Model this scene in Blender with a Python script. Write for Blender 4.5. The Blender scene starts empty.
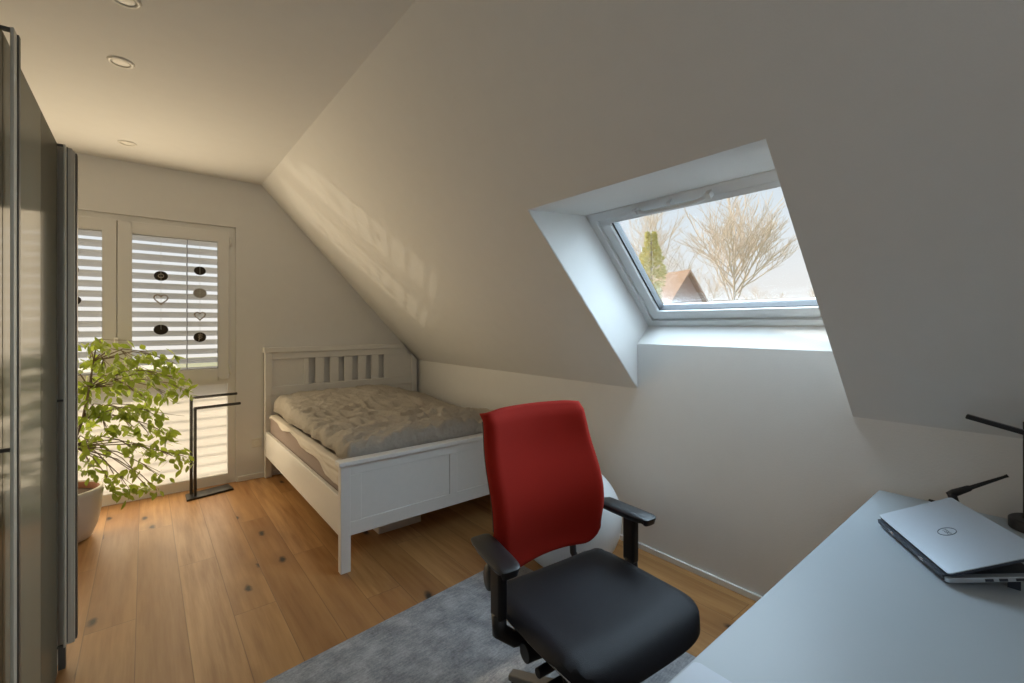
import bpy, bmesh, math, random
from mathutils import Vector, Matrix, noise
random.seed(7)
SC = bpy.context.scene
COL = SC.collection
PI = math.pi
D, K, ZK, XC, ZC, M = 4.7376, 2.4536, 1.0163, 0.8429, 2.7332, 1.0661   # far wall, knee wall, knee height, ceiling crease, ceiling, slope
XL, YN = -1.02, -1.35                                                 # left wall, wall behind the camera

# ------------------------------------------------------------------ materials
class NT:
    def __init__(s, name):
        s.m = bpy.data.materials.new(name); s.m.use_nodes = True
        s.t = s.m.node_tree; s.n = s.t.nodes; s.l = s.t.links
        s.b = s.n['Principled BSDF']; s.out = s.n['Material Output']
    def node(s, typ, ins=None, **props):
        nd = s.n.new(typ)
        for k, v in props.items(): setattr(nd, k, v)
        for k, v in (ins or {}).items():
            if isinstance(v, bpy.types.NodeSocket): s.l.new(v, nd.inputs[k])
            else: nd.inputs[k].default_value = v
        return nd
    def math(s, op, a, b=0.0, c=0.0):
        return s.node('ShaderNodeMath', {0: a, 1: b, 2: c}, operation=op).outputs[0]
    def mix(s, f, a, b, blend='MIX'):
        nd = s.n.new('ShaderNodeMix'); nd.data_type = 'RGBA'; nd.blend_type = blend
        for k, v in ((0, f), (6, a), (7, b)):
            if isinstance(v, bpy.types.NodeSocket): s.l.new(v, nd.inputs[k])
            else: nd.inputs[k].default_value = v if k == 0 else (*v, 1)[:4]
        return nd.outputs[2]
    def ramp(s, f, stops):
        nd = s.node('ShaderNodeValToRGB', {0: f}); e = nd.color_ramp.elements
        while len(e) < len(stops): e.new(.5)
        for i, (p, c) in enumerate(stops): e[i].position = p; e[i].color = (*c, 1)
        return nd.outputs[0]
    def coords(s, scale=(1, 1, 1)):
        tc = s.node('ShaderNodeTexCoord')
        return s.node('ShaderNodeMapping', {'Vector': tc.outputs['Object'], 'Scale': scale}).outputs[0]
    def noise(s, vec, scale, detail=3, rough=.5):
        return s.node('ShaderNodeTexNoise', {'Vector': vec, 'Scale': scale, 'Detail': detail, 'Roughness': rough}).outputs[0]
    def bump(s, h, strength=.2, dist=.01):
        s.l.new(s.node('ShaderNodeBump', {'Height': h, 'Strength': strength, 'Distance': dist}).outputs[0], s.b.inputs['Normal'])
    def set(s, **kw):
        for k, v in kw.items():
            k = k.replace('_', ' ')
            if isinstance(v, bpy.types.NodeSocket): s.l.new(v, s.b.inputs[k])
            else: s.b.inputs[k].default_value = (*v, 1) if isinstance(v, tuple) and len(v) == 3 else v
        return s

def plain(name, col, rough=.5, metal=0., var=.05, scale=12., bump=0., bscale=200., **kw):
    n = NT(name); v = n.coords()
    f = n.noise(v, scale)
    n.set(Base_Color=n.mix(f, tuple(c*(1-var) for c in col), tuple(min(1, c*(1+var)) for c in col)), Roughness=rough, Metallic=metal, **kw)
    if bump: n.bump(n.noise(v, bscale, 2), bump, .003)
    return n.m

MT = {}
MT['wall'] = plain('wall_plaster', (.77, .765, .745), .85, bump=.25, bscale=160, var=.02)
MT['trimwhite'] = plain('white_lacquer', (.82, .82, .80), .35, var=.015)
MT['frame'] = plain('white_window_plastic', (.80, .79, .76), .3, var=.01)
MT['skyframe'] = plain('white_skylight_coating', (.78, .80, .81), .3, var=.01)
MT['bedwhite'] = plain('white_stained_wood', (.80, .79, .76), .42, var=.03, scale=30)
MT['black'] = plain('black_plastic', (.012, .012, .014), .42, var=.1)
MT['blackmetal'] = plain('black_powder_coat', (.015, .014, .013), .35, var=.1)
MT['darkgrey'] = plain('dark_grey_plastic', (.05, .052, .056), .5, var=.1)
MT['greymetal'] = plain('grey_metal', (.30, .29, .28), .4, .6, var=.05)
MT['chrome'] = plain('bright_metal', (.65, .65, .66), .25, 1., var=.03)
MT['leather'] = plain('black_leather', (.0135, .014, .019), .55, var=.15, scale=40, bump=.25, bscale=420)
MT['leather'].node_tree.nodes['Principled BSDF'].inputs['Specular IOR Level'].default_value = .3
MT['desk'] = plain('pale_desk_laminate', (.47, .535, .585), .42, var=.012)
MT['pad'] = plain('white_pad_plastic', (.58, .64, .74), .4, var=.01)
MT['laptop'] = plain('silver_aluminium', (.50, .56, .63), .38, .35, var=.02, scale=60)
MT['laptopdark'] = plain('dark_laptop_edge', (.045, .055, .075), .45, .2, var=.1)
MT['logo'] = plain('dark_logo_inlay', (.10, .12, .15), .3, .6, var=.05)
MT['ball'] = plain('white_vinyl', (.74, .76, .77), .38, var=.015)
MT['pot'] = plain('white_glazed_pot', (.66, .62, .56), .4, var=.04)
MT['potin'] = plain('terracotta', (.36, .16, .09), .8, var=.1)
MT['soil'] = plain('potting_soil', (.06, .035, .02), .95, var=.5, scale=60, bump=.8, bscale=90)
MT['bark'] = plain('grey_brown_bark', (.25, .19, .13), .85, var=.25, scale=60, bump=.4, bscale=120)
MT['spot'] = plain('white_lamp_ring', (.82, .80, .74), .35, var=.01)
MT['spotglass'] = plain('frosted_lamp_lens', (.86, .84, .78), .4, var=.01)
MT['mattress'] = plain('taupe_mattress_fabric', (.34, .27, .24), .9, var=.08, scale=80, bump=.3, bscale=500)
MT['sheet'] = plain('cream_cotton', (.74, .68, .59), .9, var=.03, scale=20, bump=.3, bscale=60)
MT['socket'] = plain('socket_plastic', (.72, .69, .62), .4, var=.01)
MT['cardboard'] = plain('pale_grey_box', (.50, .48, .45), .8, var=.04)
MT['slat'] = plain('grey_aluminium_slat', (.53, .535, .55), .5, .0, var=.03)
MT['cord'] = plain('grey_ladder_cord', (.12, .12, .12), .7)
MT['disc'] = plain('dark_wood_disc', (.020, .014, .009), .7, var=.3, scale=60)
MT['shell'] = plain('grey_shell_disc', (.36, .35, .33), .5, var=.35, scale=60)
MT['heart'] = plain('pale_wire_heart', (.38, .33, .28), .5, var=.2)
MT['thread'] = plain('clear_thread', (.55, .54, .50), .5)

def floor_mat():
    n = NT('oak_planks'); tc = n.node('ShaderNodeTexCoord').outputs['Object']
    sp = n.node('ShaderNodeSeparateXYZ', {0: tc}); x, y = sp.outputs[0], sp.outputs[1]
    W, L = .186, 1.9
    xs = n.math('DIVIDE', n.math('ADD', x, 10.076), W); i = n.math('FLOOR', xs); fx = n.math('FRACT', xs)
    off = n.math('FRACT', n.math('MULTIPLY', i, .3819))
    ys = n.math('ADD', n.math('DIVIDE', n.math('ADD', y, 10.), L), off); j = n.math('FLOOR', ys); fy = n.math('FRACT', ys)
    ij = n.node('ShaderNodeCombineXYZ', {0: i, 1: j, 2: 0.}).outputs[0]
    wn = n.node('ShaderNodeTexWhiteNoise', {0: ij}, noise_dimensions='3D')
    rnd = wn.outputs['Value']
    sh = n.node('ShaderNodeVectorMath', {0: n.node('ShaderNodeVectorMath', {0: wn.outputs['Color'], 1: (7, 9, 5)}, operation='MULTIPLY').outputs[0], 1: tc}, operation='ADD').outputs[0]
    g1 = n.noise(n.node('ShaderNodeMapping', {'Vector': sh, 'Scale': (22, 1.3, 1)}).outputs[0], 1.6, 6, .6)
    g2 = n.noise(n.node('ShaderNodeMapping', {'Vector': sh, 'Scale': (120, 3, 1)}).outputs[0], 1.2, 3, .6)
    g3 = n.noise(n.node('ShaderNodeMapping', {'Vector': sh, 'Scale': (4, .8, 1)}).outputs[0], 1.5, 3, .5)
    base = n.ramp(rnd, [(0, (.31, .150, .050)), (.4, (.42, .220, .080)), (.7, (.51, .287, .115)), (1, (.36, .170, .056))])
    c = n.mix(n.node('ShaderNodeMapRange', {0: g1, 1: .35, 2: .7, 3: 0., 4: .8}).outputs[0], base, (.24, .098, .028))
    c = n.mix(n.node('ShaderNodeMapRange', {0: g3, 1: .4, 2: .75, 3: 0., 4: .5}).outputs[0], c, (.62, .36, .145))
    c = n.mix(n.math('MULTIPLY', g2, .22), c, (.22, .095, .03))
    # knots
    wob = n.noise(sh, 14, 2)
    kv = n.node('ShaderNodeVectorMath', {0: n.node('ShaderNodeMapping', {'Vector': sh, 'Scale': (3.2, 1.5, 1)}).outputs[0], 1: n.node('ShaderNodeCombineXYZ', {0: n.math('MULTIPLY', wob, .12), 1: n.math('MULTIPLY', wob, .1)}).outputs[0]}, operation='ADD').outputs[0]
    vo = n.node('ShaderNodeTexVoronoi', {'Vector': kv, 'Scale': 1.0, 'Randomness': 1.}, voronoi_dimensions='2D')
    gate = n.math('GREATER_THAN', n.node('ShaderNodeSeparateColor', {0: vo.outputs['Color']}).outputs[0], .35)
    kd = n.math('MULTIPLY', n.node('ShaderNodeMapRange', {0: vo.outputs['Distance'], 1: .025, 2: .075, 3: 1., 4: 0.}).outputs[0], gate)
    halo = n.math('MULTIPLY', n.node('ShaderNodeMapRange', {0: vo.outputs['Distance'], 1: .03, 2: .22, 3: .55, 4: 0.}).outputs[0], gate)
    c = n.mix(halo, c, (.22, .10, .035)); c = n.mix(kd, c, (.020, .010, .005))
    # seams
    ex = n.math('MINIMUM', fx, n.math('SUBTRACT', 1., fx)); ey = n.math('MINIMUM', fy, n.math('SUBTRACT', 1., fy))
    sx = n.node('ShaderNodeMapRange', {0: ex, 1: .004, 2: .014, 3: 1., 4: 0.}).outputs[0]
    sy = n.node('ShaderNodeMapRange', {0: ey, 1: .0004, 2: .0016, 3: 1., 4: 0.}).outputs[0]
    seam = n.math('MAXIMUM', sx, sy)
    c = n.mix(n.math('MULTIPLY', seam, .55), c, (.09, .04, .014))
    n.set(Base_Color=c, Roughness=n.math('ADD', n.math('MULTIPLY', g1, .16), .34))
    n.b.inputs['Specular IOR Level'].default_value = .42
    n.bump(n.math('SUBTRACT', n.math('MULTIPLY', g1, .3), seam), .18, .004)
    return n.m
MT['floor'] = floor_mat()

def rug_mat():
    n = NT('grey_rug_pile'); v = n.coords()
    a = n.noise(v, 9, 4, .6); b = n.noise(v, 120, 3, .7); w = n.noise(n.coords((1, 6, 1)), 22, 3, .6)
    c = n.ramp(n.math('ADD', n.math('MULTIPLY', a, .45), n.math('ADD', n.math('MULTIPLY', b, .30), n.math('MULTIPLY', w, .25))),
               [(.36, (.20, .215, .24)), (.50, (.37, .39, .425)), (.64, (.57, .60, .63))])
    n.set(Base_Color=c, Roughness=.95); n.b.inputs['Specular IOR Level'].default_value = .1
    n.bump(n.noise(v, 260, 3, .7), .7, .01); return n.m
MT['rug'] = rug_mat()

def red_mat():
    n = NT('red_knit_fabric'); v = n.coords()
    a = n.noise(v, 4, 2); b = n.noise(v, 500, 2)
    n.set(Base_Color=n.mix(n.math('ADD', n.math('MULTIPLY', a, .6), n.math('MULTIPLY', b, .4)), (.34, .014, .008), (.46, .024, .013)), Roughness=.85)
    n.b.inputs['Sheen Weight'].default_value = .25; n.b.inputs['Sheen Roughness'].default_value = .5
    n.b.inputs['Sheen Tint'].default_value = (.9, .2, .15, 1)
    n.b.inputs['Specular IOR Level'].default_value = .15
    n.bump(n.noise(v, 420, 2), .25, .002); return n.m
MT['red'] = red_mat()

def duvet_mat():
    n = NT('taupe_linen'); v = n.coords()
    a = n.noise(v, 7, 4, .6); b = n.noise(v, 60, 3, .6)
    n.set(Base_Color=n.mix(n.math('ADD', n.math('MULTIPLY', a, .6), n.math('MULTIPLY', b, .4)), (.36, .325, .275), (.60, .555, .49)), Roughness=.92)
    n.b.inputs['Specular IOR Level'].default_value = .15
    n.bump(n.math('ADD', n.noise(v, 26, 4, .6), n.math('MULTIPLY', n.noise(v, 300, 2), .25)), .8, .03); return n.m
MT['duvet'] = duvet_mat()

def leaf_mat(name, c0, c1, trans=.5):
    n = NT(name); v = n.coords()
    oi = n.noise(v, 9, 2)
    c = n.mix(oi, c0, c1); n.set(Base_Color=c, Roughness=.45)
    tr = n.node('ShaderNodeBsdfTranslucent', {'Color': n.mix(.5, c, c, 'ADD')})
    ms = n.node('ShaderNodeMixShader', {0: trans, 1: n.b.outputs[0], 2: tr.outputs[0]})
    n.l.new(ms.outputs[0], n.out.inputs[0]); return n.m
MT['leaf'] = leaf_mat('ficus_leaf', (.11, .19, .015), (.36, .42, .055), .36)
MT['conifer'] = leaf_mat('conifer_green', (.42, .42, .13), (.85, .76, .32), .3)

def glass_mat(name, tint=(1, 1, 1), refl=.06):
    n = NT(name); n.n.remove(n.b)
    nz = n.noise(n.coords(), 3)
    tp = n.node('ShaderNodeBsdfTransparent', {0: (*tint, 1)}); gl = n.node('ShaderNodeBsdfGlossy', {0: (1, 1, 1, 1), 'Roughness': n.math('MULTIPLY', nz, .01)})
    lw = n.node('ShaderNodeFresnel', {'IOR': 1.3})
    ms = n.node('ShaderNodeMixShader', {0: n.math('MULTIPLY', lw.outputs[0], refl*8), 1: tp.outputs[0], 2: gl.outputs[0]})
    n.l.new(ms.outputs[0], n.out.inputs[0]); return n.m
MT['glass'] = glass_mat('window_glass')

def frost_mat():
    n = NT('frosted_glass'); nz = n.noise(n.coords(), 40)
    c = n.mix(nz, (.90, .86, .80), (.95, .92, .86)); n.set(Base_Color=c, Roughness=.35)
    tr = n.node('ShaderNodeBsdfTranslucent', {'Color': c})
    ms = n.node('ShaderNodeMixShader', {0: .8, 1: n.b.outputs[0], 2: tr.outputs[0]})
    n.l.new(ms.outputs[0], n.out.inputs[0]); return n.m
MT['frost'] = frost_mat()

def door_mat(name, c0, c1):
    n = NT(name); v = n.coords((1, 1, .2))
    f = n.noise(v, 4)
    n.set(Base_Color=n.mix(f, c0, c1), Roughness=.5); n.b.inputs['Specular IOR Level'].default_value = 0.
    gl = n.node('ShaderNodeBsdfGlossy', {'Color': (1, 1, 1, 1), 'Roughness': .10})
    ms = n.node('ShaderNodeMixShader', {0: .10, 1: n.b.outputs[0], 2: gl.outputs[0]})
    n.l.new(ms.outputs[0], n.out.inputs[0]); return n.m
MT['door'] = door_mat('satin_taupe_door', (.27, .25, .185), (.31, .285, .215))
MT['door_reflection'] = door_mat('taupe_door_dark_reflection', (.15, .14, .10), (.18, .165, .12))  # same door finish, dark reflection put into the base colour
MT['doordark'] = plain('dark_taupe_glass', (.055, .052, .043), .2, .3, var=.05)
MT['profile'] = plain('brushed_aluminium_profile', (.66, .62, .52), .45, .0, var=.06, scale=30)
MT['profiledark'] = plain('dark_anodised_profile', (.10, .095, .085), .45, .0, var=.1)
MT['carcass'] = plain('taupe_wardrobe_board', (.20, .19, .16), .6, var=.03)
MT['roof_tan'] = plain('warm_brown_roof_tiles', (.50, .34, .24), .9, var=.2, scale=3)
MT['roof_mauve'] = plain('mauve_brick', (.52, .36, .30), .9, var=.2, scale=3)
MT['roof_grey'] = plain('grey_roof', (.34, .34, .36), .9, var=.1, scale=3)
MT['housewall'] = plain('cream_render', (.78, .66, .50), .9, var=.05, scale=2)
MT['twig'] = plain('pale_brown_twigs', (.82, .72, .60), .9, var=.1, scale=2)
MT['birch'] = plain('pale_bark', (.85, .76, .66), .9, var=.15, scale=4)
MT['ground'] = plain('dry_grass', (.42, .40, .22), .95, var=.2, scale=.6)
MT['pale_ground'] = plain('added_pale_ground', (.86, .74, .54), .9, var=.06, scale=.8)
MT['seal'] = plain('light_grey_seal', (.38, .37, .35), .6)
MT['stone'] = plain('window_stone_sill', (.6, .58, .54), .8)

# ------------------------------------------------------------------ geometry helpers
def Rz(a): return Matrix.Rotation(a, 4, 'Z')
def frame_of(d):
    d = Vector(d).normalized(); up = Vector((0, 0, 1)) if abs(d.z) < .95 else Vector((1, 0, 0))
    a = d.cross(up).normalized(); return a, a.cross(d).normalized(), d

class MB:
    def __init__(s): s.bm = bmesh.new()
    def box(s, lo, hi, mat=None):
        vs = [s.bm.verts.new((x, y, z)) for x in (lo[0], hi[0]) for y in (lo[1], hi[1]) for z in (lo[2], hi[2])]
        if mat:
            for v in vs: v.co = mat @ v.co
        for f in ((0, 1, 3, 2), (4, 6, 7, 5), (0, 4, 5, 1), (2, 3, 7, 6), (0, 2, 6, 4), (1, 5, 7, 3)):
            s.bm.faces.new([vs[k] for k in f])
        return s
    def hexa(s, p):   # 8 points, same order as box
        vs = [s.bm.verts.new(q) for q in p]
        for f in ((0, 1, 3, 2), (4, 6, 7, 5), (0, 4, 5, 1), (2, 3, 7, 6), (0, 2, 6, 4), (1, 5, 7, 3)):
            s.bm.faces.new([vs[k] for k in f])
        return s
    def prism(s, poly, ext):   # poly of 3D points extruded along vector
        e = Vector(ext); a = [s.bm.verts.new(p) for p in poly]; b = [s.bm.verts.new(Vector(p)+e) for p in poly]
        n = len(poly); s.bm.faces.new(a); s.bm.faces.new(b[::-1])
        for i in range(n): s.bm.faces.new((a[i], b[i], b[(i+1) % n], a[(i+1) % n]))
        return s
    def face(s, pts): s.bm.faces.new([s.bm.verts.new(p) for p in pts]); return s
    def tube(s, pts, r, seg=10, cap=True):
        pts = [Vector(p) for p in pts]; rs = r if isinstance(r, (list, tuple)) else [r]*len(pts); rings = []
        pa = None
        for i, p in enumerate(pts):
            d = (pts[min(i+1, len(pts)-1)]-pts[max(i-1, 0)])
            if pa is None: a, b, d = frame_of(d)
            else:
                d.normalize(); a = (pa-d*pa.dot(d))
                a = a.normalized() if a.length > 1e-6 else frame_of(d)[0]
                b = a.cross(d)
            pa = a
            rings.append([s.bm.verts.new(p+(a*math.cos(t)+b*math.sin(t))*rs[i]) for t in [2*PI*k/seg for k in range(seg)]])
        for A, B in zip(rings, rings[1:]):
            for k in range(seg): s.bm.faces.new((A[k], A[(k+1) % seg], B[(k+1) % seg], B[k]))
        if cap: s.bm.faces.new(rings[0][::-1]); s.bm.faces.new(rings[-1])
        return s
    def lathe(s, prof, c=(0, 0, 0), seg=32, close=False):
        c = Vector(c); rings = []
        for r, z in prof:
            if r < 1e-5: rings.append([s.bm.verts.new(c+Vector((0, 0, z)))])
            else: rings.append([s.bm.verts.new(c+Vector((r*math.cos(t), r*math.sin(t), z))) for t in [2*PI*k/seg for k in range(seg)]])
        for A, B in zip(rings, rings[1:]):
            for k in range(seg):
                q = [A[k % len(A)], A[(k+1) % len(A)], B[(k+1) % len(B)], B[k % len(B)]]
                u = []
                for v in q:
                    if v not in u: u.append(v)
                if len(u) > 2: s.bm.faces.new(u)
        return s
    def grid(s, fn, nu, nv, closeu=False):
        g = [[s.bm.verts.new(fn(i/nu, j/nv)) for j in range(nv+1)] for i in range(nu+1)]
        for i in range(nu):
            for j in range(nv): s.bm.faces.new((g[i][j], g[i+1][j], g[i+1][j+1], g[i][j+1]))
        return s
    def build(s, name, mat, parent=None, bevel=0., smooth=False, subsurf=0, solid=0., segs=2, loc=None):
        bm = s.bm; bmesh.ops.remove_doubles(bm, verts=bm.verts, dist=1e-6)
        bmesh.ops.recalc_face_normals(bm, faces=bm.faces)
        me = bpy.data.meshes.new(name); bm.to_mesh(me); bm.free()
        o = bpy.data.objects.new(name, me); COL.objects.link(o)
        me.materials.append(MT[mat] if isinstance(mat, str) else mat)
        if parent: o.parent = parent
        if loc: o.location = loc
        if solid: md = o.modifiers.new('thick', 'SOLIDIFY'); md.thickness = solid; md.offset = 0
        if bevel:
            md = o.modifiers.new('bevel', 'BEVEL'); md.width = bevel; md.segments = segs; md.limit_method = 'ANGLE'; md.angle_limit = math.radians(40)
        if subsurf: md = o.modifiers.new('sub', 'SUBSURF'); md.levels = md.render_levels = subsurf
        if smooth or subsurf:
            for p in me.polygons: p.use_smooth = True
        if smooth and bevel:
            md = o.modifiers.new('wn', 'WEIGHTED_NORMAL')
        return o

def struct(o): o['kind'] = 'structure'; return o
def tag(o, label, cat, group=None, kind=None):
    o['label'] = label; o['category'] = cat
    if group: o['group'] = group
    if kind: o['kind'] = kind
    return o
def empty(name, loc=(0, 0, 0), rz=0., label=None, cat=None, group=None):
    o = bpy.data.objects.new(name, None); COL.objects.link(o); o.location = loc; o.rotation_euler = (0, 0, rz); o.empty_display_size = .1
    if label: tag(o, label, cat, group)
    return o
def zs(x): return ZK+(K-x)*M          # height of the slope at x

# ------------------------------------------------------------------ room shell
struct(MB().box((XL-.2, YN-.2, -.12), (K+.2, D+.02, 0)).build('floor', 'floor'))
struct(MB().box((XL-.2, YN-.2, ZC), (XC, D+.3, ZC+.15)).build('ceiling', 'wall'))
YA, YB = 1.7283, .5891                 # skylight opening
XT, ZT = 1.5167, zs(1.5167)
A, B, C, Dd, E = (XT, ZT), (1.959, 2.053), (2.579, 1.423), (K, 1.305), (K, ZK)
# sloped ceiling: one mesh with the opening left free, roof build-up of 0.2 behind it
n_out = Vector((M, 0, 1)).normalized()
sl = MB()
def slab(x0, x1, y0, y1, t=.17):
    p = [Vector((x0, y0, zs(x0))), Vector((x1, y0, zs(x1))), Vector((x1, y1, zs(x1))), Vector((x0, y1, zs(x0)))]
    sl.prism(p, n_out*t)
slab(XC, K, YA, D+.3); slab(XC, K, YN-.2, YB); slab(XC, XT, YB, YA)
struct(sl.build('ceiling_slope', 'wall'))
# knee wall, raised inside the skylight recess
kw = MB().box((K, YN-.2, -.12), (K+.2, YB, ZK)).box((K, YA, -.12), (K+.2, D+.3, ZK)).box((K, YB, -.12), (K+.12, YA, 1.305))
struct(kw.build('wall_right', 'wall'))
# far wall with window opening
WX0, WX1, WZ1 = -.97, .641, 2.307
fw = MB().box((XL-.2, D, -.12), (WX0, D+.3, ZC)).box((WX0, D, WZ1), (WX1, D+.3, ZC))
fw.prism([(WX1, D, -.12), (K+.1, D, -.12), (K+.1, D, ZK), (K, D, ZK), (XC, D, ZC), (WX1, D, ZC)], (0, .3, 0))
struct(fw.build('wall_far', 'wall'))
struct(MB().box((XL-.2, YN-.2, -.12), (XL, D+.3, ZC)).build('wall_left', 'wall'))
nw = MB().prism([(XL, YN-.2, -.12), (K, YN-.2, -.12), (K, YN-.2, ZK), (XC, YN-.2, ZC), (XL, YN-.2, ZC)], (0, .2, 0))
struct(nw.build('wall_near', 'wall'))
# reveal (lining) of the skylight
rv = MB()
for y in (YA, YB):
    sgn = .014 if y == YA else -.014
    rv.prism([(p[0], y-sgn*.2, p[1]) for p in ((A[0]+.003, A[1]+.003), B, C, Dd, (E[0]+.003, E[1]+.003))], (0, sgn, 0))
up = Vector((-.09, 0, 1)).normalized()*.015
rv.prism([(A[0], YB, A[1]), (A[0], YA, A[1]), (B[0], YA, B[1]), (B[0], YB, B[1])], up)
dn = Vector((.69, 0, -.72))*.012
rv.prism([(Dd[0], YB, Dd[1]), (Dd[0], YA, Dd[1]), (C[0], YA, C[1]), (C[0], YB, C[1])], dn)
struct(rv.build('trim_1', MT['wall']))
# baseboards
struct(MB().box((K-.014, YN, 0), (K, D, .034)).build('baseboard_right', 'trimwhite', bevel=.003))
struct(MB().box((WX1+.012, D-.014, 0), (K-.014, D, .048)).build('baseboard_far', 'trimwhite', bevel=.003))

# ------------------------------------------------------------------ far window
FY = D+.025
w1 = MB()
def ring(mb, x0, x1, z0, z1, t, y0, y1):
    tl, tr, tb, tt = t
    mb.box((x0, y0, z0), (x0+tl, y1, z1)).box((x1-tr, y0, z0), (x1, y1, z1))
    mb.box((x0+tl, y0, z0), (x1-tr, y1, z0+tb)).box((x0+tl, y0, z1-tt), (x1-tr, y1, z1))
ring(w1, WX0, WX1, 0., WZ1, (.045, .058, .085, .055), FY, FY+.07); w1.box((-.21, FY+.052, .956), (-.13, FY+.069, WZ1-.056)); w1.box((WX0+.045, FY+.001, .895), (WX1-.058, FY+.069, .955))
win = struct(w1.build('window_1', 'frame', bevel=.004))
def sash(x0, x1, gx0, gx1):
    r = MB(); z0, z1 = .935, 2.262
    ring(r, x0, x1, z0, z1, (gx0-x0, x1-gx1, 1.035-z0, z1-2.166), FY-.012, FY+.05)
    s = r.build('window_sash', 'frame', win, bevel=.006)
    MB().box((gx0-.005, FY+.022, 1.03), (gx1+.005, FY+.028, 2.17)).build('pane', 'glass', s)
    q = MB(); ring(q, gx0-.002, gx1+.002, 1.033, 2.168, (.008,)*4, FY+.012, FY+.022); q.build('glazing_seal', 'seal', s)
sash(-.168, .590, -.085, .511); sash(-.93, -.172, -.85, -.252)
MB().box((WX0+.04, FY+.02, .08), (WX1-.062, FY+.03, .90)).build('frosted_pane', 'frost', win)
hb = MB().box((-.188, FY-.020, 1.26), (-.162, FY-.012, 1.33)); hb.box((-.182, FY-.045, 1.30), (-.168, FY-.02, 1.32)).box((-.184, FY-.052, 1.20), (-.166, FY-.042, 1.32))
hb.build('window_handle', 'frame', win, bevel=.003)
for hz in (1.02, 2.17):
    MB().tube([(.600, FY-.012, hz-.04), (.600, FY-.012, hz+.04)], .008).build('hinge', 'frame', win, smooth=True)
MB().box((WX0, D+.095, -.06), (WX1, D+.36, 0.0)).build('outer_sill', 'stone', win)

# exterior slatted blind: two curtains of slats
def blind(x0, x1, label):
    e = empty('exterior_blind', ((x0+x1)/2, D+.21, 0), 0, label, 'blind', 'slatted blinds outside the window')
    sl = MB(); p = .082; wv = .076; th = math.radians(40)
    k = 0; z = 2.168
    while z > .86:
        pts = []
        for q in (-.5, -.25, 0, .25, .5):
            bow = .006*(1-4*q*q)
            pts.append(Vector((0, -q*wv*math.cos(th)+bow*math.sin(th), q*wv*math.sin(th)+bow*math.cos(th))))
        for a_, b_ in zip(pts, pts[1:]):
            sl.prism([(x0-e.location.x, a_.y, z+a_.z), (x0-e.location.x, b_.y, z+b_.z), (x0-e.location.x, b_.y+.001, z+b_.z+.0014), (x0-e.location.x, a_.y+.001, z+a_.z+.0014)], (x1-x0, 0, 0))
        z -= p
    sl.build('slats', 'slat', e)
    lo = MB(); th2 = math.radians(-25)
    while z > .06:
        a_ = Vector((0, wv/2*math.cos(th2), -wv/2*math.sin(th2))); b_ = -a_
        lo.prism([(x0-e.location.x, a_.y, z+a_.z), (x0-e.location.x, b_.y, z+b_.z), (x0-e.location.x, b_.y, z+b_.z+.003), (x0-e.location.x, a_.y, z+a_.z+.003)], (x1-x0, 0, 0))
        z -= p
    lo.build('lower_slats', 'slat', e)
    cd = MB()
    for x in ((x0+x1)/2+.075-e.location.x,):
        for dy in (-.042, .042): cd.tube([(x, dy, .08), (x, dy, 2.30)], .0024, 5)
    cd.build('ladder_cords', 'cord', e)
    MB().box((x0-e.location.x, -.06, 2.27), (x1-e.location.x, .06, 2.36)).build('head_rail', 'slat', e)
blind(-.20, .635, 'grey metal slat blind outside the window behind two hanging garlands, right of the frame post')
blind(-.965, -.21, 'grey metal slat blind outside the left window leaf, beside the wardrobe')

# ------------------------------------------------------------------ hanging garlands in front of the panes
def disc(c, rx, rz, t=.006, seg=20):
    mb = MB(); mb.prism([(c[0]+rx*math.cos(a), c[1], c[2]+rz*math.sin(a)) for a in [2*PI*k/seg for k in range(seg)]], (0, t, 0)); return mb
def heart_pts(c, s, n=28):
    o = []
    for k in range(n):
        t = 2*PI*k/n
        o.append(Vector((c[0]+s*16*math.sin(t)**3/16, c[1], c[2]+s*(13*math.cos(t)-5*math.cos(2*t)-2*math.cos(3*t)-math.cos(4*t))/16)))
    return o
def garland(label, x, items, top):
    y = FY-.024
    e = empty('hanging_garland', (x, y, top), 0, label, 'garland', 'garlands on the window panes')
    L = lambda z: (0, 0, z-top)
    MB().tube([L(top), L(items[-1][1])], .0012, 5).build('thread', 'thread', e)
    for kind, z, s in items:
        c = L(z)
        if kind == 'dark': o = disc(c, s, s*.86).build('disc', 'disc', e, bevel=.001)
        elif kind == 'eye':
            o = disc(c, s, s*.86).build('disc', 'disc', e, bevel=.001)
            rr = [Vector((c[0]+s*.38*math.cos(a), c[1]-.002, c[2]+s*.32*math.sin(a))) for a in [2*PI*k/14 for k in range(15)]]
            MB().tube(rr, .0035, 5).build('ring_inlay', 'heart', o)
        elif kind == 'leafy':
            o = disc(c, s, s*.9).build('disc', 'disc', e, bevel=.001)
            q = MB().tube([(c[0]-.008, c[1]-.002, c[2]-s*.7), (c[0]+.002, c[1]-.002, c[2]+s*.7)], .003, 5)
            for k in (-.3, 0, .3): q.tube([(c[0], c[1]-.002, c[2]+k*s), (c[0]+.018, c[1]-.002, c[2]+k*s+.014)], .0025, 5).tube([(c[0], c[1]-.002, c[2]+k*s), (c[0]-.014, c[1]-.002, c[2]+k*s+.014)], .0025, 5)
            q.build('sprig_inlay', 'heart', o)
        elif kind == 'grey': disc(c, s, s*.86).build('shell_disc', 'shell', e, bevel=.001)
        elif kind == 'heart':
            p = heart_pts(c, s); MB().tube(p+[p[0]], .0055, 6).build('wire_heart', 'heart', e, smooth=True)
        elif kind == 'solid': MB().prism(heart_pts(c, s), (0, .006, 0)).build('dark_heart', 'disc', e)
garland('thread of two dark discs around a pale heart, left of centre on the right pane', .105, [('eye', 1.832, .047), ('heart', 1.64, .046), ('dark', 1.385, .049)], 2.16)
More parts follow.
